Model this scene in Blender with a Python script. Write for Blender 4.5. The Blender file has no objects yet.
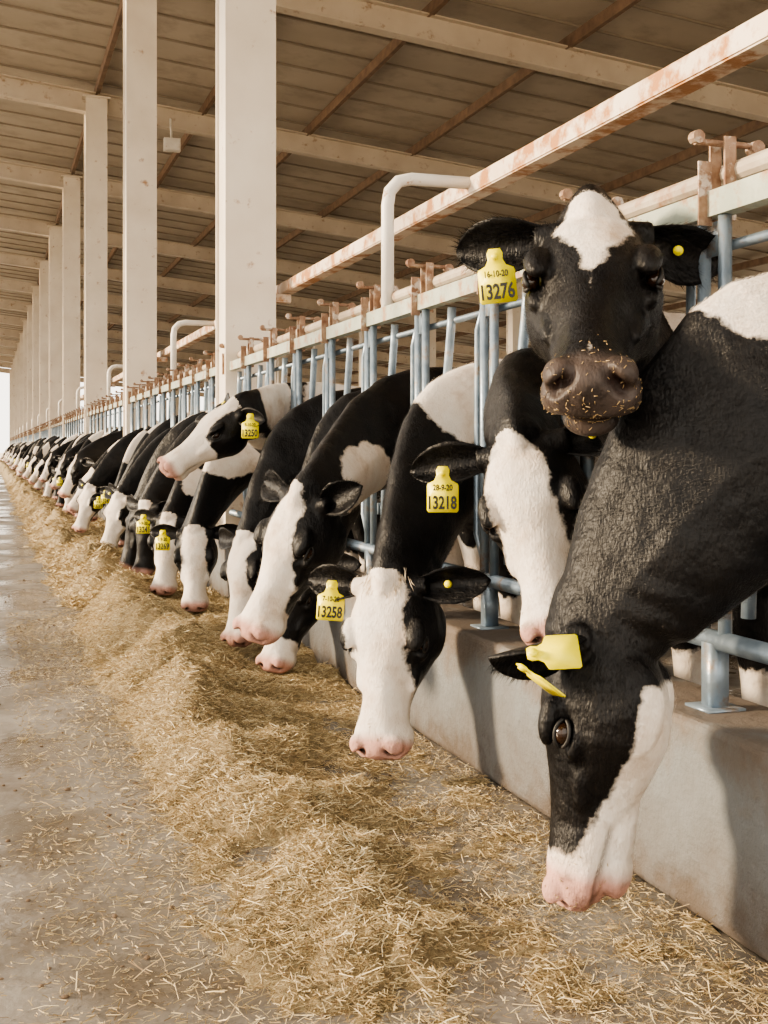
import bpy, math, random
import numpy as np
from mathutils import Vector, Matrix, noise as mnoise

random.seed(7); rng = np.random.default_rng(7)
scene = bpy.context.scene
COL = scene.collection

# ------------------------------------------------------------------ materials
def new_mat(name):
    m = bpy.data.materials.new(name); m.use_nodes = True
    nt = m.node_tree; b = nt.nodes['Principled BSDF']
    return m, nt, b
def N(nt, typ, **kw):
    n = nt.nodes.new(typ)
    for k, v in kw.items(): setattr(n, k, v)
    return n
def L(nt, a, b): nt.links.new(a, b)
def ramp(nt, stops):
    r = nt.nodes.new('ShaderNodeValToRGB'); e = r.color_ramp.elements
    while len(e) < len(stops): e.new(0.5)
    for i, (p, c) in enumerate(stops):
        e[i].position = p; e[i].color = (*c, 1)
    return r
def noisy(name, c1, c2, scale=5, rough=.6, metal=0, bump=.2, c3=None, c3scale=2, c3lo=.55, c3hi=.65, bscale=60, rough2=None):
    m, nt, b = new_mat(name)
    tc = N(nt, 'ShaderNodeTexCoord')
    n1 = N(nt, 'ShaderNodeTexNoise'); n1.inputs['Scale'].default_value = scale; n1.inputs['Detail'].default_value = 8
    L(nt, tc.outputs['Object'], n1.inputs['Vector'])
    r = ramp(nt, [(.3, c1), (.7, c2)]); L(nt, n1.outputs['Fac'], r.inputs['Fac'])
    out = r.outputs['Color']
    if c3 is not None:
        n2 = N(nt, 'ShaderNodeTexNoise'); n2.inputs['Scale'].default_value = c3scale; n2.inputs['Detail'].default_value = 10; n2.inputs['Roughness'].default_value = .65
        L(nt, tc.outputs['Object'], n2.inputs['Vector'])
        mr = N(nt, 'ShaderNodeMapRange'); mr.inputs['From Min'].default_value = c3lo; mr.inputs['From Max'].default_value = c3hi
        L(nt, n2.outputs['Fac'], mr.inputs['Value'])
        mx = N(nt, 'ShaderNodeMixRGB'); mx.inputs['Color2'].default_value = (*c3, 1)
        L(nt, mr.outputs['Result'], mx.inputs['Fac']); L(nt, out, mx.inputs['Color1']); out = mx.outputs['Color']
    L(nt, out, b.inputs['Base Color'])
    b.inputs['Roughness'].default_value = rough; b.inputs['Metallic'].default_value = metal
    if rough2 is not None:
        n4 = N(nt, 'ShaderNodeTexNoise'); n4.inputs['Scale'].default_value = 1.1; n4.inputs['Detail'].default_value = 5; L(nt, tc.outputs['Object'], n4.inputs['Vector'])
        m4 = N(nt, 'ShaderNodeMapRange'); m4.inputs['From Min'].default_value = .44; m4.inputs['From Max'].default_value = .56
        m4.inputs['To Min'].default_value = rough; m4.inputs['To Max'].default_value = rough2
        L(nt, n4.outputs['Fac'], m4.inputs['Value']); L(nt, m4.outputs['Result'], b.inputs['Roughness'])
    n3 = N(nt, 'ShaderNodeTexNoise'); n3.inputs['Scale'].default_value = bscale; n3.inputs['Detail'].default_value = 6
    L(nt, tc.outputs['Object'], n3.inputs['Vector'])
    bp = N(nt, 'ShaderNodeBump'); bp.inputs['Strength'].default_value = bump; bp.inputs['Distance'].default_value = .01
    L(nt, n3.outputs['Fac'], bp.inputs['Height']); L(nt, bp.outputs['Normal'], b.inputs['Normal'])
    return m

M_lane = noisy('lane_concrete', (.155,.14,.12), (.29,.265,.235), 1.6, .55, 0, .35, (.11,.085,.06), 2.4, .45, .68, 26, .08)
M_sand = noisy('outside_sand', (.55,.45,.33), (.65,.55,.42), .5, .95)
M_cream = noisy('cream_painted_steel', (.68,.60,.50), (.80,.73,.63), 2, .45, 0, .1, (.38,.22,.12), 7, .62, .72)
M_rafter = noisy('weathered_rafter_paint', (.52,.45,.37), (.64,.57,.48), 2, .5, 0, .1, (.34,.24,.16), 6, .58, .70)
M_rusty_cream = noisy('rusted_cream_paint', (.70,.55,.42), (.80,.70,.58), 4, .5, 0, .3, (.44,.20,.07), 6, .47, .58)
M_rust = noisy('weathered_latch_steel', (.18,.09,.055), (.38,.27,.19), 26, .6, .4, .5, (.52,.46,.40), 20, .54, .62)
M_pipe = noisy('tan_pipe_paint', (.40,.33,.26), (.56,.49,.40), 7, .45, .1, .2, (.34,.18,.10), 10, .53, .66)
M_purlin = noisy('brown_purlin_steel', (.15,.10,.07), (.25,.17,.12), 6, .7, 0, .2)
M_roof = noisy('roof_panel', (.40,.355,.295), (.49,.44,.375), 1.2, .55, 0, .1, (.32,.275,.225), 1.5, .5, .7)
M_rib = noisy('roof_rib', (.28,.24,.195), (.36,.315,.26), 2, .6)
M_galv = noisy('galvanised_steel', (.17,.225,.285), (.33,.40,.47), 14, .38, .5, .15, (.30,.23,.17), 14, .56, .68)
M_green = noisy('pale_green_paint', (.31,.35,.29), (.46,.49,.41), 8, .5, .1, .2, (.36,.22,.13), 11, .52, .64)
M_white = noisy('white_painted_pipe', (.68,.65,.60), (.78,.75,.70), 6, .4, 0, .1, (.4,.25,.15), 14, .62, .7)
M_yellow = noisy('yellow_tag_plastic', (.88,.76,.01), (.93,.82,.02), 20, .38, 0, .02)
M_ink, nt_, b_ = new_mat('tag_ink'); b_.inputs['Base Color'].default_value = (.02,.02,.02,1); b_.inputs['Roughness'].default_value = .6
M_eye, nt_, b_ = new_mat('cow_eye'); b_.inputs['Base Color'].default_value = (.022,.010,.005,1); b_.inputs['Roughness'].default_value = .06
M_hoof = noisy('hoof_horn', (.07,.05,.04), (.13,.10,.08), 20, .6)
M_lid, nt_, b_ = new_mat('eyelid'); b_.inputs['Base Color'].default_value = (.008,.007,.007,1); b_.inputs['Roughness'].default_value = .55
M_crumb = noisy('feed_crumbs', (.30,.20,.09), (.52,.39,.22), 40, .8)
M_tuft = noisy('cream_poll_hair', (.62,.50,.36), (.78,.68,.54), 60, .6)

def straw_mat(name, attr=True):
    m, nt, b = new_mat(name)
    if attr:
        a = N(nt, 'ShaderNodeAttribute', attribute_name='rnd'); src = a.outputs['Fac']
    else:
        tc = N(nt, 'ShaderNodeTexCoord'); n = N(nt, 'ShaderNodeTexNoise'); n.inputs['Scale'].default_value = 45; n.inputs['Detail'].default_value = 10; n.inputs['Roughness'].default_value = .8
        L(nt, tc.outputs['Object'], n.inputs['Vector'])
        mr = N(nt, 'ShaderNodeMapRange'); mr.inputs['From Min'].default_value = .3; mr.inputs['From Max'].default_value = .78
        L(nt, n.outputs['Fac'], mr.inputs['Value']); src = mr.outputs['Result']
        bp = N(nt, 'ShaderNodeBump'); bp.inputs['Strength'].default_value = 1; bp.inputs['Distance'].default_value = .02
        L(nt, n.outputs['Fac'], bp.inputs['Height']); L(nt, bp.outputs['Normal'], b.inputs['Normal'])
    k = 1.0 if attr else .72
    r = ramp(nt, [(0, (.17*k,.105*k,.05*k)), (.3, (.38*k,.28*k,.145*k)), (.6, (.57*k,.455*k,.26*k)), (.85, (.70*k,.59*k,.38*k)), (1, (.81*k,.73*k,.52*k))])
    L(nt, src, r.inputs['Fac']); L(nt, r.outputs['Color'], b.inputs['Base Color']); b.inputs['Roughness'].default_value = .65
    return m
M_straw = straw_mat('straw_blades'); M_hay = straw_mat('chopped_feed', False)

def coat_mat(name, pad, black=(.0035,.0035,.0045)):
    m, nt, b = new_mat(name)
    tc = N(nt, 'ShaderNodeTexCoord')
    wh = N(nt, 'ShaderNodeAttribute', attribute_name='wh')
    n = N(nt, 'ShaderNodeTexNoise'); n.inputs['Scale'].default_value = 14; n.inputs['Detail'].default_value = 9; n.inputs['Roughness'].default_value = .68
    L(nt, tc.outputs['Object'], n.inputs['Vector'])
    ma = N(nt, 'ShaderNodeMath', operation='MULTIPLY_ADD'); ma.inputs[1].default_value = .07; ma.inputs[2].default_value = -.035
    L(nt, n.outputs['Fac'], ma.inputs[0])
    ad = N(nt, 'ShaderNodeMath', operation='ADD'); L(nt, ma.outputs[0], ad.inputs[0]); L(nt, wh.outputs['Fac'], ad.inputs[1])
    mr = N(nt, 'ShaderNodeMapRange'); mr.inputs['From Min'].default_value = -.005; mr.inputs['From Max'].default_value = .006
    L(nt, ad.outputs[0], mr.inputs['Value'])
    n2 = N(nt, 'ShaderNodeTexNoise'); n2.inputs['Scale'].default_value = 7; n2.inputs['Detail'].default_value = 9; n2.inputs['Roughness'].default_value = .65
    L(nt, tc.outputs['Object'], n2.inputs['Vector'])
    rw = ramp(nt, [(.35, (.77,.72,.66)), (.55, (.70,.62,.54)), (.72, (.50,.39,.30))]); L(nt, n2.outputs['Fac'], rw.inputs['Fac'])
    rb = ramp(nt, [(.35, black), (.8, (.012,.010,.009))]); L(nt, n2.outputs['Fac'], rb.inputs['Fac'])
    mx = N(nt, 'ShaderNodeMixRGB'); L(nt, mr.outputs['Result'], mx.inputs['Fac']); L(nt, rb.outputs['Color'], mx.inputs['Color1']); L(nt, rw.outputs['Color'], mx.inputs['Color2'])
    pk = N(nt, 'ShaderNodeAttribute', attribute_name='pk'); mp = N(nt, 'ShaderNodeMixRGB')
    rp = ramp(nt, [(.35, pad), (.52, tuple(x*.82 for x in pad)), (.64, tuple(x*.42 for x in pad))]); L(nt, n.outputs['Fac'], rp.inputs['Fac']); L(nt, rp.outputs['Color'], mp.inputs['Color2'])
    L(nt, pk.outputs['Fac'], mp.inputs['Fac']); L(nt, mx.outputs['Color'], mp.inputs['Color1'])
    dk = N(nt, 'ShaderNodeAttribute', attribute_name='dk'); md = N(nt, 'ShaderNodeMixRGB'); md.inputs['Color2'].default_value = (.02,.010,.008,1)
    L(nt, dk.outputs['Fac'], md.inputs['Fac']); L(nt, mp.outputs['Color'], md.inputs['Color1'])
    L(nt, md.outputs['Color'], b.inputs['Base Color'])
    rr = N(nt, 'ShaderNodeMapRange'); rr.inputs['To Min'].default_value = .42; rr.inputs['To Max'].default_value = .75; L(nt, mr.outputs['Result'], rr.inputs['Value']); L(nt, rr.outputs['Result'], b.inputs['Roughness'])
    b.inputs['Specular IOR Level'].default_value = .24
    mpv = N(nt, 'ShaderNodeMapping'); mpv.inputs['Scale'].default_value = (1, 1, .35); L(nt, tc.outputs['Object'], mpv.inputs['Vector'])
    n3 = N(nt, 'ShaderNodeTexNoise'); n3.inputs['Scale'].default_value = 190; n3.inputs['Detail'].default_value = 4
    L(nt, mpv.outputs['Vector'], n3.inputs['Vector'])
    n5 = N(nt, 'ShaderNodeTexNoise'); n5.inputs['Scale'].default_value = 8; n5.inputs['Detail'].default_value = 4
    L(nt, tc.outputs['Object'], n5.inputs['Vector'])
    bp = N(nt, 'ShaderNodeBump'); bp.inputs['Strength'].default_value = .6; bp.inputs['Distance'].default_value = .004
    L(nt, n3.outputs['Fac'], bp.inputs['Height'])
    b2 = N(nt, 'ShaderNodeBump'); b2.inputs['Strength'].default_value = .4; b2.inputs['Distance'].default_value = .05
    L(nt, n5.outputs['Fac'], b2.inputs['Height']); L(nt, bp.outputs['Normal'], b2.inputs['Normal'])
    L(nt, b2.outputs['Normal'], b.inputs['Normal'])
    return m
M_coat_pink = coat_mat('holstein_coat_pink_nose', (.58,.33,.27))
M_coat_grey = coat_mat('holstein_coat_grey_nose', (.075,.057,.050))

# ------------------------------------------------------------------ mesh building
class MB:
    def __init__(s): s.v = []; s.f = []; s.m = []; s.n = 0
    def add(s, verts, faces, mat=0):
        verts = np.asarray(verts, float); o = s.n
        s.v.append(verts); s.n += len(verts)
        s.f.extend([tuple(i+o for i in f) for f in faces]); s.m.extend([mat]*len(faces))
    def box(s, c, size, mat=0, R=None):
        c = np.array(c, float); h = np.array(size, float)/2
        vs = np.array([[x, y, z] for x in (-1,1) for y in (-1,1) for z in (-1,1)], float)*h
        if R is not None: vs = vs @ np.array(R).T
        s.add(vs+c, [(0,1,3,2),(4,6,7,5),(0,4,5,1),(2,3,7,6),(0,2,6,4),(1,5,7,3)], mat)
    def beam(s, p0, p1, w, h, mat=0, up=(0,0,1)):
        p0 = np.array(p0, float); p1 = np.array(p1, float); d = p1-p0; ln = np.linalg.norm(d); d /= ln
        u = np.array(up, float); sd = np.cross(d, u); sd /= np.linalg.norm(sd); u = np.cross(sd, d)
        s.box((p0+p1)/2, (ln, w, h), mat, np.stack([d, sd, u], 1))
    def tube(s, pts, r, mat=0, n=12):
        pts = [np.array(p, float) for p in pts]; k = len(pts)
        rs = r if hasattr(r, '__len__') else [r]*k
        rings = []; ref = None
        for i in range(k):
            t = pts[min(i+1, k-1)]-pts[max(i-1, 0)]; t /= np.linalg.norm(t)
            if ref is None:
                ref = np.array([0,0,1.]) if abs(t[2]) < .9 else np.array([1.,0,0])
            a = ref - t*np.dot(ref, t); a /= np.linalg.norm(a); b = np.cross(t, a); ref = a
            ang = np.linspace(0, 2*math.pi, n, endpoint=False)
            rings.append(pts[i] + rs[i]*(np.cos(ang)[:,None]*a + np.sin(ang)[:,None]*b))
        s.rings(rings, mat)
    def rings(s, rings, mat=0):
        n = len(rings[0]); k = len(rings); fs = []
        for i in range(k-1):
            for j in range(n):
                a = i*n+j; b = i*n+(j+1)%n
                fs.append((a, b, b+n, a+n))
        fs.append(tuple(range(n-1, -1, -1))); fs.append(tuple(range((k-1)*n, k*n)))
        s.add(np.concatenate(rings), fs, mat)
    def ell(s, c, r, mat=0, R=None, nu=20, nv=12):
        vs = []; fs = []
        for i in range(1, nv):
            ph = math.pi*i/nv
            for j in range(nu):
                th = 2*math.pi*j/nu
                vs.append((math.sin(ph)*math.cos(th), math.sin(ph)*math.sin(th), math.cos(ph)))
        top = len(vs); vs.append((0,0,1)); bot = len(vs); vs.append((0,0,-1))
        for i in range(nv-2):
            for j in range(nu):
                a = i*nu+j; b = i*nu+(j+1)%nu
                fs.append((a, a+nu, b+nu, b))
        for j in range(nu):
            fs.append((top, j, (j+1)%nu)); o = (nv-2)*nu; fs.append((bot, o+(j+1)%nu, o+j))
        vs = np.array(vs)*np.array(r)
        if R is not None: vs = vs @ np.array(R).T
        s.add(vs+np.array(c), fs, mat)
    def verts(s): return np.concatenate(s.v) if s.v else np.zeros((0,3))
    def mesh(s, name, mats, smooth=False):
        me = bpy.data.meshes.new(name); me.from_pydata(s.verts().tolist(), [], s.f)
        for m in mats: me.materials.append(m)
        me.polygons.foreach_set('material_index', s.m)
        me.polygons.foreach_set('use_smooth', [smooth]*len(s.f)); me.update()
        return me
    def obj(s, name, mats, smooth=False, parent=None):
        o = bpy.data.objects.new(name, s.mesh(name, mats, smooth)); COL.objects.link(o)
        if parent: o.parent = parent
        return o
def empty(name, loc=(0,0,0)):
    e = bpy.data.objects.new(name, None); e.location = loc; e.empty_display_size = .2; COL.objects.link(e); return e

def text_mesh(body):
    cu = bpy.data.curves.new('t', 'FONT'); cu.body = body; cu.size = 1; cu.extrude = .0; cu.offset = .03; cu.resolution_u = 3
    o = bpy.data.objects.new('t', cu); COL.objects.link(o)
    dg = bpy.context.evaluated_depsgraph_get(); me = bpy.data.meshes.new_from_object(o.evaluated_get(dg))
    v = np.array([x.co[:] for x in me.vertices]); f = [tuple(p.vertices) for p in me.polygons]
    bpy.data.objects.remove(o); bpy.data.meshes.remove(me)
    mn = v.min(0); mxx = v.max(0); v -= (mn+mxx)/2; v /= (mxx[0]-mn[0])
    return v, f

def remesh(mb, voxel, it=4):
    me = mb.mesh('tmp', []); o = bpy.data.objects.new('tmp', me); COL.objects.link(o)
    r = o.modifiers.new('r', 'REMESH'); r.mode = 'VOXEL'; r.voxel_size = voxel
    sm = o.modifiers.new('s', 'SMOOTH'); sm.iterations = it; sm.factor = .5
    dg = bpy.context.evaluated_depsgraph_get(); m2 = bpy.data.meshes.new_from_object(o.evaluated_get(dg))
    n = len(m2.vertices); v = np.empty(n*3); m2.vertices.foreach_get('co', v); v = v.reshape(-1, 3)
    no = np.empty(n*3); m2.vertices.foreach_get('normal', no); no = no.reshape(-1, 3)
    f = [tuple(p.vertices) for p in m2.polygons]
    bpy.data.objects.remove(o); bpy.data.meshes.remove(me); bpy.data.meshes.remove(m2)
    return v, no, f

def nrm(v): v = np.array(v, float); return v/np.linalg.norm(v)

HEAD = [(-.060,.045,-.03,-.10),(-.040,.080,.002,-.14),(0,.102,.024,-.17),(.05,.122,.036,-.195),(.10,.134,.041,-.218),(.15,.138,.040,-.232),
        (.20,.132,.030,-.230),(.26,.106,.012,-.212),(.32,.082,-.003,-.190),(.38,.070,-.013,-.170),(.43,.073,-.018,-.162),
        (.475,.084,-.020,-.158),(.510,.088,-.026,-.153),(.540,.080,-.038,-.143),(.560,.056,-.058,-.122)]
EX = .196
def section(c, lat, up, hw, zt, zb, n=32, p=2.35, crest=1.0):
    ang = np.linspace(0, 2*math.pi, n, endpoint=False)
    ca, sa = np.cos(ang), np.sin(ang)
    x = np.sign(ca)*np.abs(ca)**(2/p)*hw; z = np.sign(sa)*np.abs(sa)**(2/p)
    x = np.where(z > 0, x*(1-(1-crest)*z), x)
    mid = (zt+zb)/2; z = mid + z*(zt-zb)/2
    return c + x[:,None]*lat + z[:,None]*up

def catmull(P, n=9):
    P = [np.array(p, float) for p in P]; P = [2*P[0]-P[1]]+P+[2*P[-1]-P[-2]]; out = []
    for i in range(1, len(P)-2):
        for t in np.linspace(0, 1, n, endpoint=False):
            a, b, c, d = P[i-1:i+3]
            out.append(.5*((2*b)+(c-a)*t+(2*a-5*b+4*c-d)*t*t+(3*b-a-3*c+d)*t**3))
    out.append(P[-2]); return np.array(out)

BX = -.08
EARW = ([0,.12,.3,.5,.7,.88,.96,1], [.028,.038,.052,.058,.052,.034,.018,.004])
def build_cow(name, Ys, poll, muz, uph, M, headmask, bodymask=None, coat=M_coat_pink, voxel=.008, tag=None, tagside=-1,
              ears=None, nm=.22, lat_m=.125, seed=0, extra=None, tag_n=(-.4,-.9,.0), tag_tilt=0, mk=True, tag2=False, bv=.016, tags=1.12, na=.135, hairs=0,
              pk0=.485, scx=1.0, tag_off=(0,0,0), eye=0.004, wx=1.08):
    poll = np.array(poll, float); fwd = nrm(np.array(muz)-poll); sc = np.linalg.norm(np.array(muz)-poll)/.56*scx
    up = np.array(uph, float); up = nrm(up-fwd*np.dot(up, fwd)); lf = np.cross(up, fwd)
    R = np.stack([fwd, lf, up], 1); RS = np.stack([fwd, lf*wx, up], 1)
    H = lambda p: poll + (np.array(p)*sc) @ RS.T
    def local(P):
        q = ((P-poll) @ R)/sc; q[:,1] /= wx; return q
    mb = MB()
    mb.rings([section(H((x,0,0)), lf*sc*wx, up*sc, hw, zt, zb, crest=.72 if x > .22 else .80, p=2.5 if x < .2 else 2.3) for x, hw, zt, zb in HEAD])
    for sd in (-1, 1):
        mb.ell(H((EX-.020, sd*.106, -.002)), np.array((.055,.028,.024))*sc, R=RS)
        mb.ell(H((EX+.005, sd*.106, -.060)), np.array((.050,.022,.022))*sc, R=RS)
        mb.ell(H((.26, sd*.080, -.085)), np.array((.09,.020,.026))*sc, R=RS)
        mb.ell(H((.13, sd*.088, -.145)), np.array((.110,.046,.080))*sc, R=RS)
        mb.ell(H((.522, sd*.050, -.058)), np.array((.036,.033,.032))*sc, R=RS)
        mb.ell(H((.49, sd*.056, -.112)), np.array((.055,.034,.036))*sc, R=RS)
        mb.tube([H((.015, sd*.05, -.03)), H((.005, sd*.120, -.030))], [.045*sc, .032*sc])
    mb.ell(H((.522,0,-.080)), np.array((.046,.066,.050))*sc, R=RS)
    mb.ell(H((.475,0,-.170)), np.array((.052,.052,.030))*sc, R=RS)
    mb.ell(H((.38,0,-.160)), np.array((.14,.045,.035))*sc, R=RS)
    mb.ell(H((-.025,0,.012)), np.array((.050,.055,.034))*sc, R=RS)
    Sp = np.array((2.18+BX, Ys, 1.06)); E = H((.045,0,-.088)); E0 = H((-.06, 0, -.085))
    path = catmull([Sp, M, E0, E], 9); T = np.linspace(0, 1, len(path))
    a = np.interp(T, [0,.333,.667,1], [.36, nm, na*sc, .10*sc]); b = np.interp(T, [0,.333,.667,1], [.19, lat_m, .098*sc, .08*sc])
    rings = []
    for i, p in enumerate(path):
        t = nrm(path[min(i+1, len(path)-1)]-path[max(i-1, 0)])
        w = min(1, T[i]/.8); w = w*w*(3-2*w)
        lt = nrm((1-w)*np.array([0,-1.,0])+w*lf); lt = nrm(lt-t*np.dot(lt, t)); u = np.cross(t, lt)
        rings.append(section(p, lt, u, b[i], a[i], -a[i], p=2.15, crest=.6))
    mb.rings(rings)
    m2 = MB()
    st = [(1.93,1.05,.20,.11),(2.02,1.03,.32,.19),(2.2,1.02,.385,.245),(2.45,1.03,.385,.275),(2.75,1.02,.395,.30),(3.1,1.00,.415,.315),(3.45,1.03,.375,.30),(3.7,1.10,.29,.25),(3.86,1.14,.20,.17),(3.93,1.15,.12,.10)]
    m2.rings([section(np.array((x+BX, Ys, z)), np.array([0,-1.,0]), np.array([0,0,1.]), hw, hz, -hz, p=2.3, crest=.75) for x, z, hz, hw in st])
    for sd in (-1, 1):
        y = Ys+sd*.15
        m2.ell((2.2+BX, y+sd*.05, 1.0), (.17,.09,.30))
        m2.tube([(2.16+BX, y, .92),(2.12+BX, y, .70),(2.17+BX, y, .42),(2.17+BX, y, .37),(2.17+BX, y, .14),(2.14+BX, y, .07),(2.12+BX, y, .01)], [.12,.085,.055,.05,.036,.045,.055])
        yh = Ys+sd*.17
        m2.ell((3.62+BX, yh+sd*.02, 1.0), (.22,.12,.28))
        m2.tube([(3.62+BX, yh, 1.0),(3.5+BX, yh+sd*.02, .74),(3.66+BX, yh, .58),(3.80+BX, yh, .48),(3.77+BX, yh, .30),(3.75+BX, yh, .14),(3.71+BX, yh, .07),(3.69+BX, yh, .01)], [.17,.135,.085,.06,.042,.04,.048,.058])
    m2.ell((3.42+BX, Ys, .62), (.22,.15,.14))
    m2.tube([(3.86+BX, Ys, 1.32),(3.98+BX, Ys, 1.25),(4.0+BX, Ys, .95),(3.99+BX, Ys, .65),(3.99+BX, Ys, .5)], [.035,.028,.018,.03,.02])
    v, no, f = remesh(mb, voxel, 4 if voxel < .01 else 3)
    hl = local(v)
    disp = np.zeros(len(v)); dk = np.zeros(len(v))
    ax, ay, az = hl[:,0], np.abs(hl[:,1]), hl[:,2]
    dn = np.sqrt(((ax-.550)/.032)**2+((ay-.048+(az+.058)*.6)/.016)**2+((az+.060)/.023)**2)
    k = np.clip(1.4-dn, 0, 1); disp -= k*.022; dk = np.maximum(dk, np.clip((1.2-dn)*2.5, 0, 1))
    zm = -.140 - .012*np.clip((.5-ax)/.15, 0, 1) + np.clip((ax-.52)/.04, 0, 1)*.01
    ml = np.clip(1.2-np.abs(az-zm)/.007, 0, 1)*np.clip((ax-.36)/.03, 0, 1)*(az > -.2)
    disp -= ml*.006; dk = np.maximum(dk, ml*.6)
    es = np.exp(-(((ax-EX)/.030)**2+((az+.033)/.017)**2))*(ay > .07); disp -= es*.012
    if voxel < .012:
        nn_ = np.array([mnoise.noise(Vector(p*6.0))+.45*mnoise.noise(Vector((p[0]*9, p[1]*15, p[2]*15))) for p in v])
        disp += nn_*np.where(ax > -.02, .0035, .0095)
        fold = np.sin((ax+.05)*95+az*25)*np.exp(-((ax+.06)/.09)**2)*np.exp(-((az+.17)/.10)**2)
        disp += fold*.004
    v = v + no*disp[:,None]*sc
    out = MB(); out.add(v, f, 0)
    v2, no2, f2 = remesh(m2, bv, 4); out.add(v2, f2, 0); nv_all = out.n
    ec = ears or {}
    for sd in (-1, 1):
        e = ec.get(sd, {}); Lh = e.get('L', .215); ws = e.get('w', 1.15)
        d = nrm(e.get('d', (-.12, sd*1, -.12))); nn = np.array(e.get('n', (.3,0,.95)), float); nn = nrm(nn-d*np.dot(nn, d)); w = np.cross(d, nn)
        base = np.array((.008, sd*.092, -.032)); us = np.linspace(0, 1, 15); vsn = np.linspace(-1, 1, 11); g1 = []; g2 = []
        for u in us:
            wd = ws*np.interp(u, *EARW)
            for q in vsn:
                p = base + d*(u*Lh) + w*q*wd*(1 if q > 0 else .85) + nn*((q*q)*.75*wd*(1-.5*u)-.012) - nn*.025*u*u
                g1.append(p+nn*.0035); g2.append(p-nn*(.0045+.008*(1-q*q)*(1-.6*u)))
        nu, nv = 15, 11; fs = []; o = nu*nv
        for i in range(nu-1):
            for j in range(nv-1):
                q = i*nv+j; fs.append((q, q+1, q+nv+1, q+nv)); fs.append((o+q, o+q+nv, o+q+nv+1, o+q+1))
            q = i*nv; fs.append((q, q+nv, o+q+nv, o+q)); q = i*nv+nv-1; fs.append((q, o+q, o+q+nv, q+nv))
        for j in range(nv-1):
            q = (nu-1)*nv+j; fs.append((q, q+1, o+q+1, o+q))
        out.add(H(np.array(g1+g2)), fs, 0)
        if hairs:
            for i in range(1300):
                u = rng.uniform(.05, .97); q = rng.choice([-1, 1])*rng.uniform(.2, 1); wd = ws*np.interp(u, *EARW)
                p = base + d*(u*Lh) + w*q*wd*(1 if q > 0 else .85) + nn*((q*q)*.75*wd*(1-.5*u)-.009) - nn*.025*u*u
                dd = nrm(d*.8+w*q*.6+nn*.4+rng.normal(0,.25,3)); s_ = nrm(np.cross(dd, rng.normal(size=3)))*.0006
                out.add(H(np.array([p-s_, p+s_, p+dd*rng.uniform(.010,.028)])), [(0,1,2)], 0)
    ncoat = out.n
    if hairs:
        cand = np.where((hl[:,0] < .47) & (v[:,0] < 2.0) & ~((np.abs(hl[:,0]-EX) < .034) & (np.abs(hl[:,2]+.033) < .024)))[0]
        idx = rng.choice(cand, hairs); p = v[idx]+rng.normal(0, voxel*.4, (hairs, 3)); nr = no[idx]
        fl = np.where((hl[idx,0] > -.03)[:,None], -fwd+np.zeros((hairs,3)), nrm(Sp-poll)+np.array([0,0,-.25]))+rng.normal(0,.16,(hairs,3))
        fl -= nr*np.sum(fl*nr, 1)[:,None]; fl /= np.linalg.norm(fl, axis=1)[:,None]; s_ = np.cross(nr, fl)*.0005
        ln = rng.uniform(.006,.012, hairs)[:,None]
        tri = np.stack([p-s_, p+s_, p+fl*ln+nr*rng.uniform(.0012,.0034,(hairs,1))], 1).reshape(-1, 3)
        out.add(tri, [(3*i, 3*i+1, 3*i+2) for i in range(hairs)], 0)
    for sd in (-1, 1):
        out.ell(H((EX, sd*(.110+eye), -.033)), np.array((.023,.018,.018))*sc, 1, R=R, nu=20, nv=12)
        for k2 in (1, -1):
            arc = [H((EX+.029*math.cos(t), sd*(.111+eye+.010*math.sin(t)), -.033+k2*.015*math.sin(t))) for t in np.linspace(0, math.pi, 9)]
            out.tube(arc, [.002*sc]+[.0046*sc]*7+[.002*sc], 5, 8)
    if tag:
        def put_tag(att, n, vv, txt, sub):
            n = nrm(n); vv = np.array(vv, float); vv = nrm(vv-n*np.dot(vv, n)); uu = np.cross(vv, n)
            prof = [(-.012,.030),(.012,.030),(.017,.020),(.016,.006),(.022,-.006),(.038,-.014),(.040,-.020),(.040,-.082),(.036,-.087),(-.036,-.087),(-.040,-.082),(-.040,-.020),(-.038,-.014),(-.022,-.006),(-.016,.006),(-.017,.020)]
            g = tags
            att = np.array(att); vs = [att+uu*x*g+vv*y*g+n*.0015 for x, y in prof]+[att+uu*x*g+vv*y*g-n*.0015 for x, y in prof]
            m = len(prof); fs = [tuple(range(m-1, -1, -1)), tuple(range(m, 2*m))]+[(i, (i+1)%m, m+(i+1)%m, m+i) for i in range(m)]
            out.add(vs, fs, 2)
            out.tube([att+vv*.014-n*.004, att+vv*.014+n*.006], .009, 2, 12)
            if txt:
                tv, tf = text_mesh(txt); out.add(att+n*.003+vv*-.062*g+(tv[:,0:1]*.071*g*uu)+(tv[:,1:2]*.105*g*vv), tf, 3)
                tv, tf = text_mesh(sub); out.add(att+n*.003+vv*-.024*g+(tv[:,0:1]*.050*g*uu)+(tv[:,1:2]*.065*g*vv), tf, 3)
        e = ec.get(tagside, {}); d = nrm(e.get('d', (-.12, tagside, -.12)))
        att = H(np.array((.008, tagside*.092, -.032))+d*e.get('L', .215)*.52) + np.array(nrm(tag_n))*.030 + np.array((0,0,-.015)) + np.array(tag_off)
        if tag2:
            for a_, n_, v_ in tag2: put_tag(np.array(a_), n_, v_, '', '')
        else:
            vv = np.array([math.sin(tag_tilt)*.9, 0, math.cos(tag_tilt)]); put_tag(att, tag_n, vv, tag[0], tag[1])
            e = ec.get(-tagside, {}); d = nrm(e.get('d', (-.12, -tagside, -.12)))
            nn = nrm(e.get('n', (.3,0,.95))); c = H(np.array((.008, -tagside*.092, -.032))+d*.085)+ (R@nn)*.002
            out.tube([c-(R@nn)*.004, c+(R@nn)*.008], .012, 2, 12)
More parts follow.
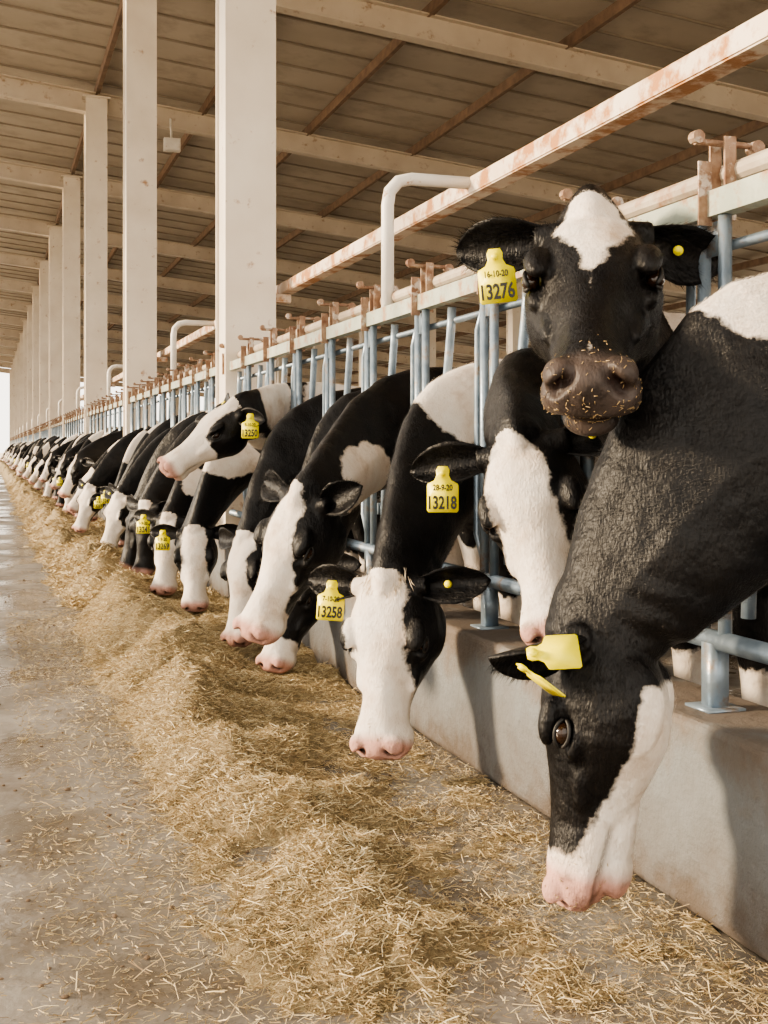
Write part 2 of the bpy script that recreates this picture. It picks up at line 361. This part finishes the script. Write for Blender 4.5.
    for sd in (-1, 1):
        for x0, y0 in ((2.11+BX, Ys+sd*.15), (3.68+BX, Ys+sd*.17)):
            for q in (-1, 1):
                out.rings([section(np.array((x0, y0+q*.028, z)), np.array([0,-1.,0]), np.array([1.,0,0]), w, w*1.2, -w*1.4, n=12) for z, w in ((.001,.034),(.03,.031),(.065,.024))], 4)
    if extra: extra(out, H, R, v, hl, no)
    me = out.mesh(name, [coat, M_eye, M_yellow, M_ink, M_hoof, M_lid, M_crumb, M_tuft], True)
    P = out.verts(); hl = local(P)
    isear = np.zeros(len(P), bool); isear[nv_all:ncoat] = True
    inhead = (hl[:,0] > -.03) & (np.abs(hl[:,1]) < .17) & (hl[:,2] > -.27) & (hl[:,0] < .7)
    nz = np.array([mnoise.noise(Vector((p[0]*1.7+seed*7.3, (p[1]-Ys)*1.7+seed, p[2]*1.7))) for p in P])
    body = (nz-.05)*.35; body = np.where(P[:,0] < 1.85, np.where(P[:,0] < 1.7, -.05, np.minimum(body, (P[:,0]-1.7))), body)
    body = np.maximum(body, (.42-P[:,2])*.5*(P[:,0] > 1.8)-.02*(P[:,0] <= 1.8))
    if bodymask is not None: body = bodymask(P, body)
    hm = headmask(hl[:,0], hl[:,1], hl[:,2])
    wh = np.where(inhead, hm, body); wh = np.where(isear, -.05, wh)
    pk = np.clip((hl[:,0]-pk0)/.035, 0, 1)*inhead
    pk = np.where(isear, .0, pk)
    d2 = np.zeros(len(P)); d2[:len(dk)] = dk
    for nme, arr in (('wh', wh), ('pk', pk), ('dk', d2)):
        at = me.attributes.new(nme, 'FLOAT', 'POINT'); at.data.foreach_set('value', arr.astype(np.float32))
    if mk:
        o = bpy.data.objects.new(name, me); COL.objects.link(o)
    return me

def blob(P, c, r):
    r = np.array(r); return (1-np.linalg.norm((P-np.array(c))/r, axis=1))*r.min()
def blaze(xs, ws, zlow=-.12, muzz=.44, off=0.0):
    def f(x, y, z):
        w = np.interp(x, xs, ws); a = np.minimum(w-np.abs(y-off*np.clip(1-x/.45, 0, 1)), z-zlow)
        return np.maximum(a, np.minimum((x-muzz), .05))
    return f
def crumbs(n, pw=.5):
    def f(out, H, R, v, hl, no):
        idx = np.where((hl[:,0] > .44) & (hl[:,2] < -.02) & (hl[:,2] > -.17))[0]
        ww = np.clip((hl[idx,0]-.44)/.1, .05, 1)*np.where(hl[idx,2] < -.09, 1, pw); ww /= ww.sum()
        for i in rng.choice(idx, n, p=ww):
            q = nrm(rng.normal(size=3)); q = nrm(q-no[i]*np.dot(q, no[i])*.8); l = rng.uniform(.001, .005)
            out.tube([v[i]+no[i]*.001-q*l, v[i]+no[i]*.0012+q*l], rng.uniform(.0004,.0010), 6, 4)
    return f
def tuft(out, H, R, v, hl, no):
    for i in range(260):
        y = rng.normal(0, .028); x0 = rng.uniform(-.05, .03); p = H((x0, y, .030-abs(y)*.25))
        d1 = R @ nrm((1.0+rng.normal(0,.2), y*7+rng.normal(0,.3), .30+rng.normal(0,.12))); l = rng.uniform(.018,.036)
        p1 = p+d1*l; p2 = p1+(R @ nrm((1, y*9+rng.normal(0,.35), -.25)))*l*.6
        out.tube([p, p1, p2], [.0013,.0010,.0003], 7, 3)

# ------------------------------------------------------------------ cows (world positions of poll / muzzle)
COW = 'dairy_cow'
build_cow(COW, 2.10, (1.165,2.27,.665), (1.075,2.28,.105), (-.78,.62,.1), (1.60,2.13,1.11),
    lambda x, y, z: np.maximum(np.minimum(x-.45, .05), np.minimum((-.178+.10*np.clip((x-.18)/.3, 0, 1))-z, np.minimum(x-.07, .05))),
    lambda P, b: np.maximum(b, blob(P, (1.66,2.08,1.47), (.33,.34,.24))),
    voxel=.0065, nm=.315, lat_m=.17, seed=1, tag=('1','1'), tagside=1, na=.135, tags=.88, hairs=100000, pk0=.455, scx=.97, wx=1.0,
    ears={1: dict(d=(.38,.62,.55), n=(.7,.4,-.4), L=.20), -1: dict(d=(-.6,-.7,-.4))},
    tag2=[((1.01,2.10,.655), (-.25,-.80,.55), (-.9,0,.12)), ((.985,2.10,.620), (-.50,-.05,-.62), (-.62,.1,.45))], extra=crumbs(90))
def cow2head(x, y, z):
    return np.minimum(np.interp(x, [-.05,.04,.10,.17,.27], [.045,.075,.076,.045,-.006])-np.abs(y), z+.04)
build_cow(COW, 2.77, (1.35,2.52,1.575), (1.11,2.09,1.255), (-.33,-.60,.72), (1.62,2.80,1.25), cow2head,
    None, coat=M_coat_grey, voxel=.0065, nm=.20, lat_m=.13, seed=2, tag=('13276','16-10-20'), tagside=-1, extra=crumbs(220), hairs=70000, scx=1.09, eye=.009, wx=1.0,
    ears={-1: dict(d=(-.10,-1,-.16), n=(.95,0,.35), L=.21, w=1.15), 1: dict(d=(-.12,1,-.40), n=(.95,0,.35), L=.20)}, tag_n=(-.45,-.9,.05), tag_tilt=-.12, tag_off=(-.005,0,-.025))
build_cow(COW, 3.43, (1.415,3.07,1.06), (1.385,2.82,.56), (-.62,-.72,.4), (1.64,3.43,1.15),
    blaze([-.05,0,.05,.1,.17,.25,.35,.45], [.01,.045,.074,.088,.080,.080,.088,.11], -.12, .44, -.03),
    None, voxel=.0075, nm=.22, lat_m=.135, seed=3, tag=('13218','28-9-20'), tagside=-1, extra=crumbs(40), hairs=45000, eye=.007, wx=1.12,
    ears={-1: dict(d=(-.05,-1,.15), L=.21), 1: dict(d=(-.05,1,-.1), L=.20)}, tag_n=(-.4,-.9,.0), tag_off=(-.01,0,-.02))
def cow4x(*a): tuft(*a); crumbs(60)(*a)
build_cow(COW, 4.10, (1.22,3.66,.62), (1.10,3.50,.115), (-.68,-.68,.3), (1.62,4.07,1.06),
    blaze([-.05,0,.05,.12,.2,.3,.4], [.065,.09,.100,.096,.092,.092,.12], -.12, .43, -.035),
    lambda P, b: np.maximum(b, np.maximum(blob(P, (1.62,4.0,1.36), (.21,.3,.30)), blob(P, (1.9,4.0,1.1), (.14,.3,.3)))),
    voxel=.0070, nm=.25, lat_m=.14, seed=4, tag=('13258','7-10-20'), tagside=-1, extra=cow4x, hairs=50000, eye=.008, wx=1.16,
    ears={-1: dict(d=(-.10,-1,.12), L=.19), 1: dict(d=(-.12,1,-.05), L=.20)}, tag_n=(-.3,-.9,.1), tag_tilt=.08, tag_off=(0,0,-.01))
build_cow(COW, 4.77, (1.08,4.22,.88), (.83,4.18,.40), (-.80,-.50,.3), (1.60,4.72,1.12),
    blaze([-.05,0,.06,.12,.2,.3,.4], [.03,.05,.06,.06,.07,.085,.11], -.10, .42),
    lambda P, b: np.maximum(b, np.maximum(blob(P, (1.36,4.40,.92), (.19,.25,.15)), blob(P, (1.25,4.3,.70), (.14,.25,.16)))),
    voxel=.009, nm=.23, seed=5, tag=None, tagside=-1, extra=crumbs(30), hairs=20000, eye=.006, ears={1: dict(d=(-.5,.8,.3), n=(.3,.3,.9), L=.17)})
build_cow(COW, 5.43, (1.34,5.30,.55), (1.13,5.16,.10), (-.75,-.5,.3), (1.64,5.40,1.05),
    lambda x, y, z: np.minimum(x-.40, .05), None, voxel=.010, nm=.23, seed=6, tagside=-1)
build_cow(COW, 6.10, (1.22,5.90,.60), (1.09,5.80,.10), (-.80,-.45,.3), (1.60,6.05,1.05),
    blaze([-.05,0,.06,.12,.2,.3,.4], [.05,.08,.09,.07,.07,.08,.11], -.12, .42), None, voxel=.010, nm=.23, seed=7)
def cow8(x, y, z):
    a = np.maximum(x-.25, np.minimum(.07-np.abs(y), z+.03))
    return np.minimum(a, .05)
build_cow(COW, 6.77, (1.24,6.33,1.27), (.83,6.33,.985), (-.45,-.35,.8), (1.62,6.72,1.2), cow8,
    lambda P, b: np.maximum(b, np.maximum(blob(P, (1.50,6.50,1.36), (.13,.3,.22)), blob(P, (1.40,6.4,1.0), (.16,.25,.12)))), voxel=.010, nm=.24, seed=8, tag=('13250','9-10-20'), tagside=1,
    ears={1: dict(d=(-.35,1,-.0), n=(.5,.3,.8), L=.18)}, tag_n=(-.35,-.9,.1))
variants = []
vp = [((1.20,-.08,.60),(1.02,-.14,.12),(-.8,-.4,.3)), ((1.26,.02,.58),(1.10,.02,.10),(-.9,-.1,.3)), ((1.12,-.15,.66),(.93,-.18,.18),(-.7,-.55,.3)),
      ((1.22,-.22,.62),(1.12,-.34,.13),(-.5,-.8,.3)), ((1.20,.08,.62),(1.02,.10,.12),(-.9,.1,.3)), ((1.15,-.18,.95),(.88,-.2,.5),(-.7,-.3,.5)),
      ((1.10,-.05,.80),(.78,-.02,.38),(-.7,-.3,.6)), ((1.28,-.20,.57),(1.24,-.36,.10),(-.3,-.9,.3)), ((1.16,.0,.64),(1.06,-.05,.14),(-.8,-.6,.2))]
masks = [blaze([-.05,.05,.2,.4], [.03,.07,.06,.12], -.12, .40), lambda x,y,z: np.minimum(x-.47,.05), blaze([-.05,.05,.2,.4], [.07,.10,.09,.12], -.13, .38),
         blaze([-.05,.05,.2,.4], [.05,.06,.07,.12], -.12, .42), lambda x,y,z: x*0-.05, blaze([-.05,.05,.2,.4], [.01,.03,.04,.1], -.12, .46),
         blaze([-.05,.05,.2,.4], [.05,.08,.08,.1], -.12, .36), blaze([-.05,.05,.2,.4], [.06,.08,.07,.11], -.12, .42), lambda x,y,z: np.minimum(np.minimum(.05-np.abs(y), .14-x), z)]
nblobs = {1: [((1.45,-.05,.95),(.16,.25,.14))], 3: [((1.40,-.05,.85),(.14,.25,.12)),((1.6,-.05,1.3),(.15,.2,.2))], 0: [((1.55,-.05,1.30),(.20,.25,.20))],
          6: [((1.35,0,.95),(.10,.25,.25))], 7: [((1.5,-.1,1.1),(.24,.3,.20))], 2: [((1.62,0,.95),(.12,.25,.20))]}
for i, (p, m, u) in enumerate(vp):
    bm_ = None
    if i in nblobs:
        bm_ = (lambda bl: (lambda P, b: np.maximum.reduce([b]+[blob(P, c, r) for c, r in bl])))(nblobs[i])
    variants.append(build_cow('feeding_cow_mesh', 0, p, m, u, (1.62,-.03,1.06), masks[i], bm_, voxel=.013, bv=.02, nm=.23, seed=11+i,
                    tag=('132%d' % (20+i*7), '1-9-20') if i in (0,2,3,7) else None, tagside=1 if i not in (3,7) else -1, tag_n=(-.3,-.9,.1), mk=False))
last = []
for k in range(8, 130):
    c = random.choice([i for i in range(9) if i not in last and not (i in (5,6) and random.random() < .5)]); last = (last+[c])[-3:]
    Y = 2.10+.6667*k
    if abs(((Y-8.47+3.15) % 6.3)-3.15) < .25: continue
    o = bpy.data.objects.new(COW, variants[c]); o.location = (random.uniform(-.10,.08), Y+random.uniform(-.05,.05), 0); COL.objects.link(o)
    o.scale = (1, 1, random.uniform(.95,1.03))

# ------------------------------------------------------------------ feed fence (headlocks)
FX = 1.62; Y0, Y1 = -.2, 95.0
fence = empty('headlock_feed_fence', (FX, 2, .44))
def child(o, par):
    o.parent = par; o.matrix_parent_inverse = Matrix.Translation(par.location).inverted()
mb = MB()
mb.tube([(FX+.055, Y0, 1.70), (FX+.055, Y1, 1.70)], .026, 1, 12)
mb.beam((FX, Y0, 1.62), (FX, Y1, 1.62), .045, .060, 0)
child(mb.obj('top_rails', [M_green, M_pipe], False), fence)
mb = MB()
mb.tube([(FX, Y0, .60), (FX, Y1, .60)], .024, 0, 12); mb.tube([(FX+.05, Y0, 1.53), (FX+.05, Y1, 1.53)], .013, 0, 10)
ks = range(-3, 139)
for k in ks:
    yc = 2.10+.6667*k
    n = 10 if k < 12 else 5
    for dy in (.29, .375):
        mb.tube([(FX, yc+dy, .60), (FX, yc+dy, 1.60)], .016, 0, n)
    mb.tube([(FX+.035, yc+.25, .66), (FX+.035, yc+.235, .95), (FX+.035, yc+.11, 1.50), (FX+.035, yc+.10, 1.58)], .017, 0, n)
    mb.beam((FX+.035, yc+.335, .78), (FX+.035, yc+.24, .78), .02, .05, 0)
    mb.beam((FX, yc+.33, 1.58), (FX, yc+.33, 1.50), .008, .10, 0, up=(0,1,0))
    mb.tube([(FX, yc-.29, 1.54), (FX, yc-.235, 1.46), (FX, yc-.225, .75), (FX, yc-.29, .66)], .012, 0, n)
    mb.beam((FX, yc+.33, .43), (FX, yc+.33, .60), .045, .045, 0, up=(0,1,0))
    mb.beam((FX, yc+.33, .438), (FX, yc+.33, .446), .10, .10, 0, up=(0,1,0))
child(mb.obj('stanchion_bars', [M_galv], True), fence)
mb = MB()
for k in ks:
    y = 2.10+.6667*k+.33
    n = 10 if k < 12 else 5
    for dy in (-.03, .03):
        mb.beam((FX+.02, y+dy, 1.58), (FX+.02, y+dy, 1.775), .030, .007, 0, up=(0,1,0))
    mb.tube([(FX-.055, y, 1.765), (FX+.12, y, 1.765)], .008, 0, n)
    mb.tube([(FX-.05, y-.012, 1.775), (FX-.05, y+.012, 1.775)], .016, 0, n)
    mb.tube([(FX+.11, y-.015, 1.76), (FX+.11, y+.015, 1.76)], .018, 0, n)
    mb.beam((FX-.028, y, 1.57), (FX-.028, y, 1.72), .035, .006, 0, up=(0,1,0))
child(mb.obj('latch_brackets', [M_rust], False), fence)
mb = MB()
for i in range(14):
    y = 4.92+6.3*i
    pts = [(FX+.02, y, 1.60), (FX+.02, y, 2.10), (FX+.03, y, 2.16), (FX+.07, y, 2.205), (FX+.13, y, 2.22), (FX+.42, y, 2.22)]
    mb.tube(pts, .028, 0, 14)
child(mb.obj('gooseneck_pipes', [M_white], True), fence)

mb = MB()
mb.beam((2.02, Y0-2, 2.205), (2.02, Y1, 2.205), .012, .065, 0); mb.beam((2.06, Y0-2, 2.242), (2.06, Y1, 2.242), .08, .008, 0); mb.beam((2.06, Y0-2, 2.170), (2.06, Y1, 2.170), .08, .008, 0)
for i in range(14):
    y = 8.47+6.3*i; mb.beam((1.80, y, 2.13), (2.08, y, 2.13), .06, .06, 0)
mb.obj('overhead_neck_beam', [M_rusty_cream])

mb = MB()
mb.box((1.63, (Y0-3+Y1)/2, .22), (.26, Y1-Y0+3, .44))
m, nt, b = new_mat('curb_concrete')
tc = N(nt, 'ShaderNodeTexCoord'); n1 = N(nt, 'ShaderNodeTexNoise'); n1.inputs['Scale'].default_value = 5; n1.inputs['Detail'].default_value = 10; n1.inputs['Roughness'].default_value = .65
L(nt, tc.outputs['Object'], n1.inputs['Vector'])
sx = N(nt, 'ShaderNodeSeparateXYZ'); L(nt, tc.outputs['Object'], sx.inputs[0])
ma = N(nt, 'ShaderNodeMath', operation='MULTIPLY_ADD'); ma.inputs[1].default_value = .5; L(nt, n1.outputs['Fac'], ma.inputs[0]); L(nt, sx.outputs['Z'], ma.inputs[2])
r = ramp(nt, [(.27, (.09,.07,.055)), (.36, (.13,.125,.12)), (.56, (.17,.18,.185)), (.66, (.145,.12,.10)), (.8, (.155,.12,.095))]); L(nt, ma.outputs[0], r.inputs['Fac'])
L(nt, r.outputs['Color'], b.inputs['Base Color']); b.inputs['Roughness'].default_value = .72
bp = N(nt, 'ShaderNodeBump'); bp.inputs['Distance'].default_value = .03; bp.inputs['Strength'].default_value = 1; L(nt, n1.outputs['Fac'], bp.inputs['Height']); L(nt, bp.outputs['Normal'], b.inputs['Normal'])
o = mb.obj('feed_curb', [m]); bvm = o.modifiers.new('b', 'BEVEL'); bvm.width = .02; bvm.segments = 3

mb = MB(); mb.box((6, 46, -.05), (36, 104, .10)); mb.obj('floor', [M_lane])
mb = MB(); mb.box((6, 40, -.16), (500, 500, .1)); mb.obj('outside_ground', [M_sand])

# ------------------------------------------------------------------ columns, rafters, roof; unseen ridge slot added to let sky light in
RX = -2.2; TOP = 7.13; SL = .107; YE = 98
def zr(X): return TOP-SL*(X-1.75) if X >= RX else TOP-SL*(RX-1.75)-SL*(RX-X)
ys = [8.47+6.3*i for i in range(-2, 15) if i != -1]
for y in ys:
    for X in ((1.75, 12.5, 24, -6.2) if y > -2 else (24, -6.2)):
        mb = MB(); zt = zr(X)-.1
        w, d = .36, .38
        mb.box((X, y-d/2+.012, zt/2), (w, .024, zt)); mb.box((X, y+d/2-.012, zt/2), (w, .024, zt)); mb.box((X, y, zt/2), (.10, d-.05, zt))
        mb.box((X-w/2+.03, y, zt/2), (.02, d-.05, zt))
        mb.box((X, y, .455 if X == 1.75 else .01), (.46, .46, .03)); mb.box((X, y, zt-.02), (.46, .46, .03))
        mb.obj('steel_column', [M_cream])
for y in ys:
    mb = MB()
    for a_, b_2 in ((RX, 25), (RX, -9)):
        za, zb = zr(a_)-.02, zr(b_2)-.02
        for off, w, h in ((-.0, .20, .02), (-.34, .20, .02), (-.17, .014, .34)):
            mb.beam((a_, y, za+off), (b_2, y, zb+off), w, h)
    mb.obj('roof_rafter', [M_rafter])
mb = MB()
for X in (-8.5, -6.2, -4.2, 1.78, 3.6, 5.5, 7.5, 9.5, 11.5, 13.5, 15.5, 17.5, 19.5, 21.5, 23.5):
    z = zr(X)+.05
    mb.beam((X, -5, z), (X, YE, z), .07, .16)
mb.obj('roof_purlins', [M_purlin])
mb = MB(); VA, VB = -1.0, -3.6  # slot edges: roof left open here, out of view, to brighten lane and cows
q = [(VA,zr(VA)+.18),(25,zr(25)+.18),(VB,zr(VB)+.18),(-9,zr(-9)+.18)]
for t in (0, .05):
    (x0,z0),(x1,z1),(x2,z2),(x3,z3) = [(x,z+t) for x, z in q]
    mb.add([(x0,-5,z0),(x1,-5,z1),(x1,YE,z1),(x0,YE,z0),(x2,-5,z2),(x3,-5,z3),(x3,YE,z3),(x2,YE,z2)], [(0,1,2,3),(4,5,6,7)])
mb.obj('ceiling', [M_roof])
mb = MB(); y = -4.6
while y < YE:
    mb.beam((VA, y, q[0][1]-.015), (25, y, q[1][1]-.015), .04, .03); mb.beam((VB, y, q[2][1]-.015), (-9, y, q[3][1]-.015), .04, .03); y += .95
mb.obj('ceiling_panel_ribs', [M_rib])
mb = MB(); mb.box((3.0, 20.7, 6.25), (.28,.12,.22)); mb.box((3.0,20.62,6.24), (.24,.03,.18)); mb.tube([(3.0,20.75,6.35),(3.0,20.9,6.75)], .02)
mb.obj('floodlight', [M_white])

# ------------------------------------------------------------------ feed pile + straw
def sm(x, a, b):
    t = np.clip((x-a)/(b-a), 0, 1); return t*t*(3-2*t)
def nz2(X, Y, s, o=0):
    return np.array([mnoise.noise(Vector((x*s+o, y*s, o))) for x, y in zip(X.ravel(), Y.ravel())]).reshape(X.shape)
def hay_h(X, Y):
    c = .76 + .10*nz2(X*0, Y, .8, 3)
    ridge = .17*np.exp(-(np.abs(X-c)/np.where(X < c, .17, .24))**2.0)*sm(Y, 2.6, 4.8) + .05*sm(X, .85, 1.1)*sm(Y, 4.2, 6)
    low = .055*np.exp(-((X-.74)/.17)**2)*sm(Y, 2.0, 2.7)*(1-sm(Y, 3.0, 4.4))
    rough = .30+1.4*(.5+nz2(X, Y, 2.8, 1))
    fine = .038*nz2(X, Y, 7, 2)+.024*nz2(X, Y, 19, 5)
    edge = .42+.24*nz2(X, Y, 1.7, 8)
    m = sm(X, edge-.14, edge+.15)
    mm = .50+.5*np.exp(-((X-c)/.3)**2)
    return (ridge+low)*rough + fine*m*mm*sm(Y, 1.0, 2.6) - .0045 - (1-m)*.02
ygrid = np.concatenate([np.arange(1.0, 9, .022), np.geomspace(9, 95, 300)]); xgrid = np.arange(.1, 1.502, .02)
XX, YY = np.meshgrid(xgrid, ygrid); HH = hay_h(XX, YY)
nx, ny = len(xgrid), len(ygrid)
vs = np.stack([XX.ravel(), YY.ravel(), HH.ravel()], 1)
fs = [(i*nx+j, i*nx+j+1, (i+1)*nx+j+1, (i+1)*nx+j) for i in range(ny-1) for j in range(nx-1)]
mb = MB(); mb.add(vs, fs); hay = mb.obj('hay_feed_pile', [M_hay], True)

def blades(name, X, Y, Z, ln, wd, zt, parent=None, shade=None):
    n = len(X); th = rng.uniform(0, 2*math.pi, n); ti = rng.normal(0, zt, n)
    d = np.stack([np.cos(th)*np.cos(ti), np.sin(th)*np.cos(ti), np.sin(ti)], 1)
    q = rng.normal(0, 1, (n, 3)); s = np.cross(d, q); s /= np.linalg.norm(s, axis=1)[:,None]
    u = np.cross(d, s)
    c = np.stack([X, Y, Z+np.abs(np.sin(ti))*ln*.3], 1)
    hl_ = d*ln[:,None]/2; w = s*wd[:,None]/2; bend = u*(ln*rng.uniform(-.12,.12,n))[:,None]
    V = np.stack([c-hl_-w, c-hl_+w, c+bend+w, c+bend-w, c+hl_+w, c+hl_-w], 1).reshape(-1, 3)
    idx = np.arange(n)[:,None]*6
    F = np.concatenate([idx+np.array([0,1,2,3]), idx+np.array([3,2,4,5])], 0)
    me = bpy.data.meshes.new(name); me.vertices.add(len(V)); me.vertices.foreach_set('co', V.ravel().astype(np.float32))
    me.loops.add(F.size); me.loops.foreach_set('vertex_index', F.ravel().astype(np.int32))
    me.polygons.add(len(F)); me.polygons.foreach_set('loop_start', np.arange(0, F.size, 4, dtype=np.int32)); me.update(calc_edges=True)
    r = rng.beta(1.8, 2.2, n)
    if shade is not None: r = r*shade
    at = me.attributes.new('rnd', 'FLOAT', 'POINT'); at.data.foreach_set('value', np.repeat(np.clip(r, 0, 1), 6).astype(np.float32))
    me.materials.append(M_straw); o = bpy.data.objects.new(name, me); COL.objects.link(o)
    if parent: o.parent = parent
    return o
def samp(n, x0, x1, y0, y1, pw=1.0):
    X = rng.uniform(x0, x1, n); Y = y0+(y1-y0)*rng.uniform(0, 1, n)**pw; return X, Y
X, Y = samp(320000, .10, 1.49, 1.2, 8, 1.35); h = hay_h(X, Y)
cl = .5+.9*nz2(X, Y, 5, 9)
pr = np.where(h > .03, 1, np.where(h > -.002, .28+.6*np.clip(cl, 0, 1), .07+.22*sm(X, .25, .6)*np.clip(cl*1.5, 0, 1)))
k = rng.uniform(0, 1, len(X)) < pr
X, Y, h, cl = X[k], Y[k], np.maximum(h[k], 0), cl[k]
ln = rng.uniform(.005,.028,len(X)); big = rng.uniform(0,1,len(X)) < .09; ln = np.where(big, rng.uniform(.03,.070,len(X)), ln)
blades('straw', X, Y, h+rng.uniform(.0005,.010,len(X)), ln, rng.uniform(.0008,.0024,len(X)), .30, hay, np.where(h > .03, 1.15, .95))
X, Y = samp(60000, .15, 1.49, 8, 34, 1.6); h = hay_h(X, Y); k = h > -.002; X, Y, h = X[k], Y[k], h[k]
blades('straw_far', X, Y, h+.006, rng.uniform(.02,.08,len(X)), rng.uniform(.003,.007,len(X)), .35, hay)
X = np.concatenate([.48-np.abs(rng.normal(0, .26, 2200)), rng.uniform(.0,.55,1600)]); Y = np.concatenate([1.2+14*rng.uniform(0, 1, 2200)**1.3, rng.uniform(1.3,3.4,1600)])
blades('loose_straw', X, Y, np.full(3800, .003), rng.uniform(.004,.030,3800), rng.uniform(.0008,.0020,3800), .08)
mb = MB()
for i in range(420):
    x = random.uniform(-.3, 1.45); y = 1.3+9*random.random()**1.4; s = random.uniform(.002,.007)
    mb.ell((x, y, s*.4+max(0, float(hay_h(np.array([x]), np.array([y]))[0]))), (s*random.uniform(.8,1.6), s, s*.7), nu=7, nv=5)
mb.obj('dirt_clods', [noisy('clod_dirt', (.12,.08,.05), (.20,.14,.09), 30, .9)])

# ------------------------------------------------------------------ light
w = bpy.data.worlds.new('World'); scene.world = w; w.use_nodes = True; nt = w.node_tree
bg = nt.nodes['Background']; bg.inputs['Color'].default_value = (1.0,.92,.80,1); bg.inputs['Strength'].default_value = 3.3
sun = bpy.data.lights.new('sun', 'SUN'); sun.energy = 9.0; sun.angle = math.radians(8); sun.color = (1,.79,.54)
so = bpy.data.objects.new('sun', sun); COL.objects.link(so)
so.rotation_euler = Vector((.80, -.26, -.24)).to_track_quat('-Z', 'Y').to_euler(); so.location = (-20,15,10)
scene.view_settings.look = 'AgX - Medium High Contrast'

cam = bpy.data.cameras.new('camera'); co = bpy.data.objects.new('camera', cam); COL.objects.link(co)
cam.sensor_width = 36; cam.sensor_fit = 'AUTO'; cam.lens = 1200/1024*36; cam.shift_y = -.0625; cam.clip_end = 500
co.location = (0, 0, 1.05); co.rotation_euler = (math.radians(90), 0, -math.atan(396/1200))
scene.camera = co
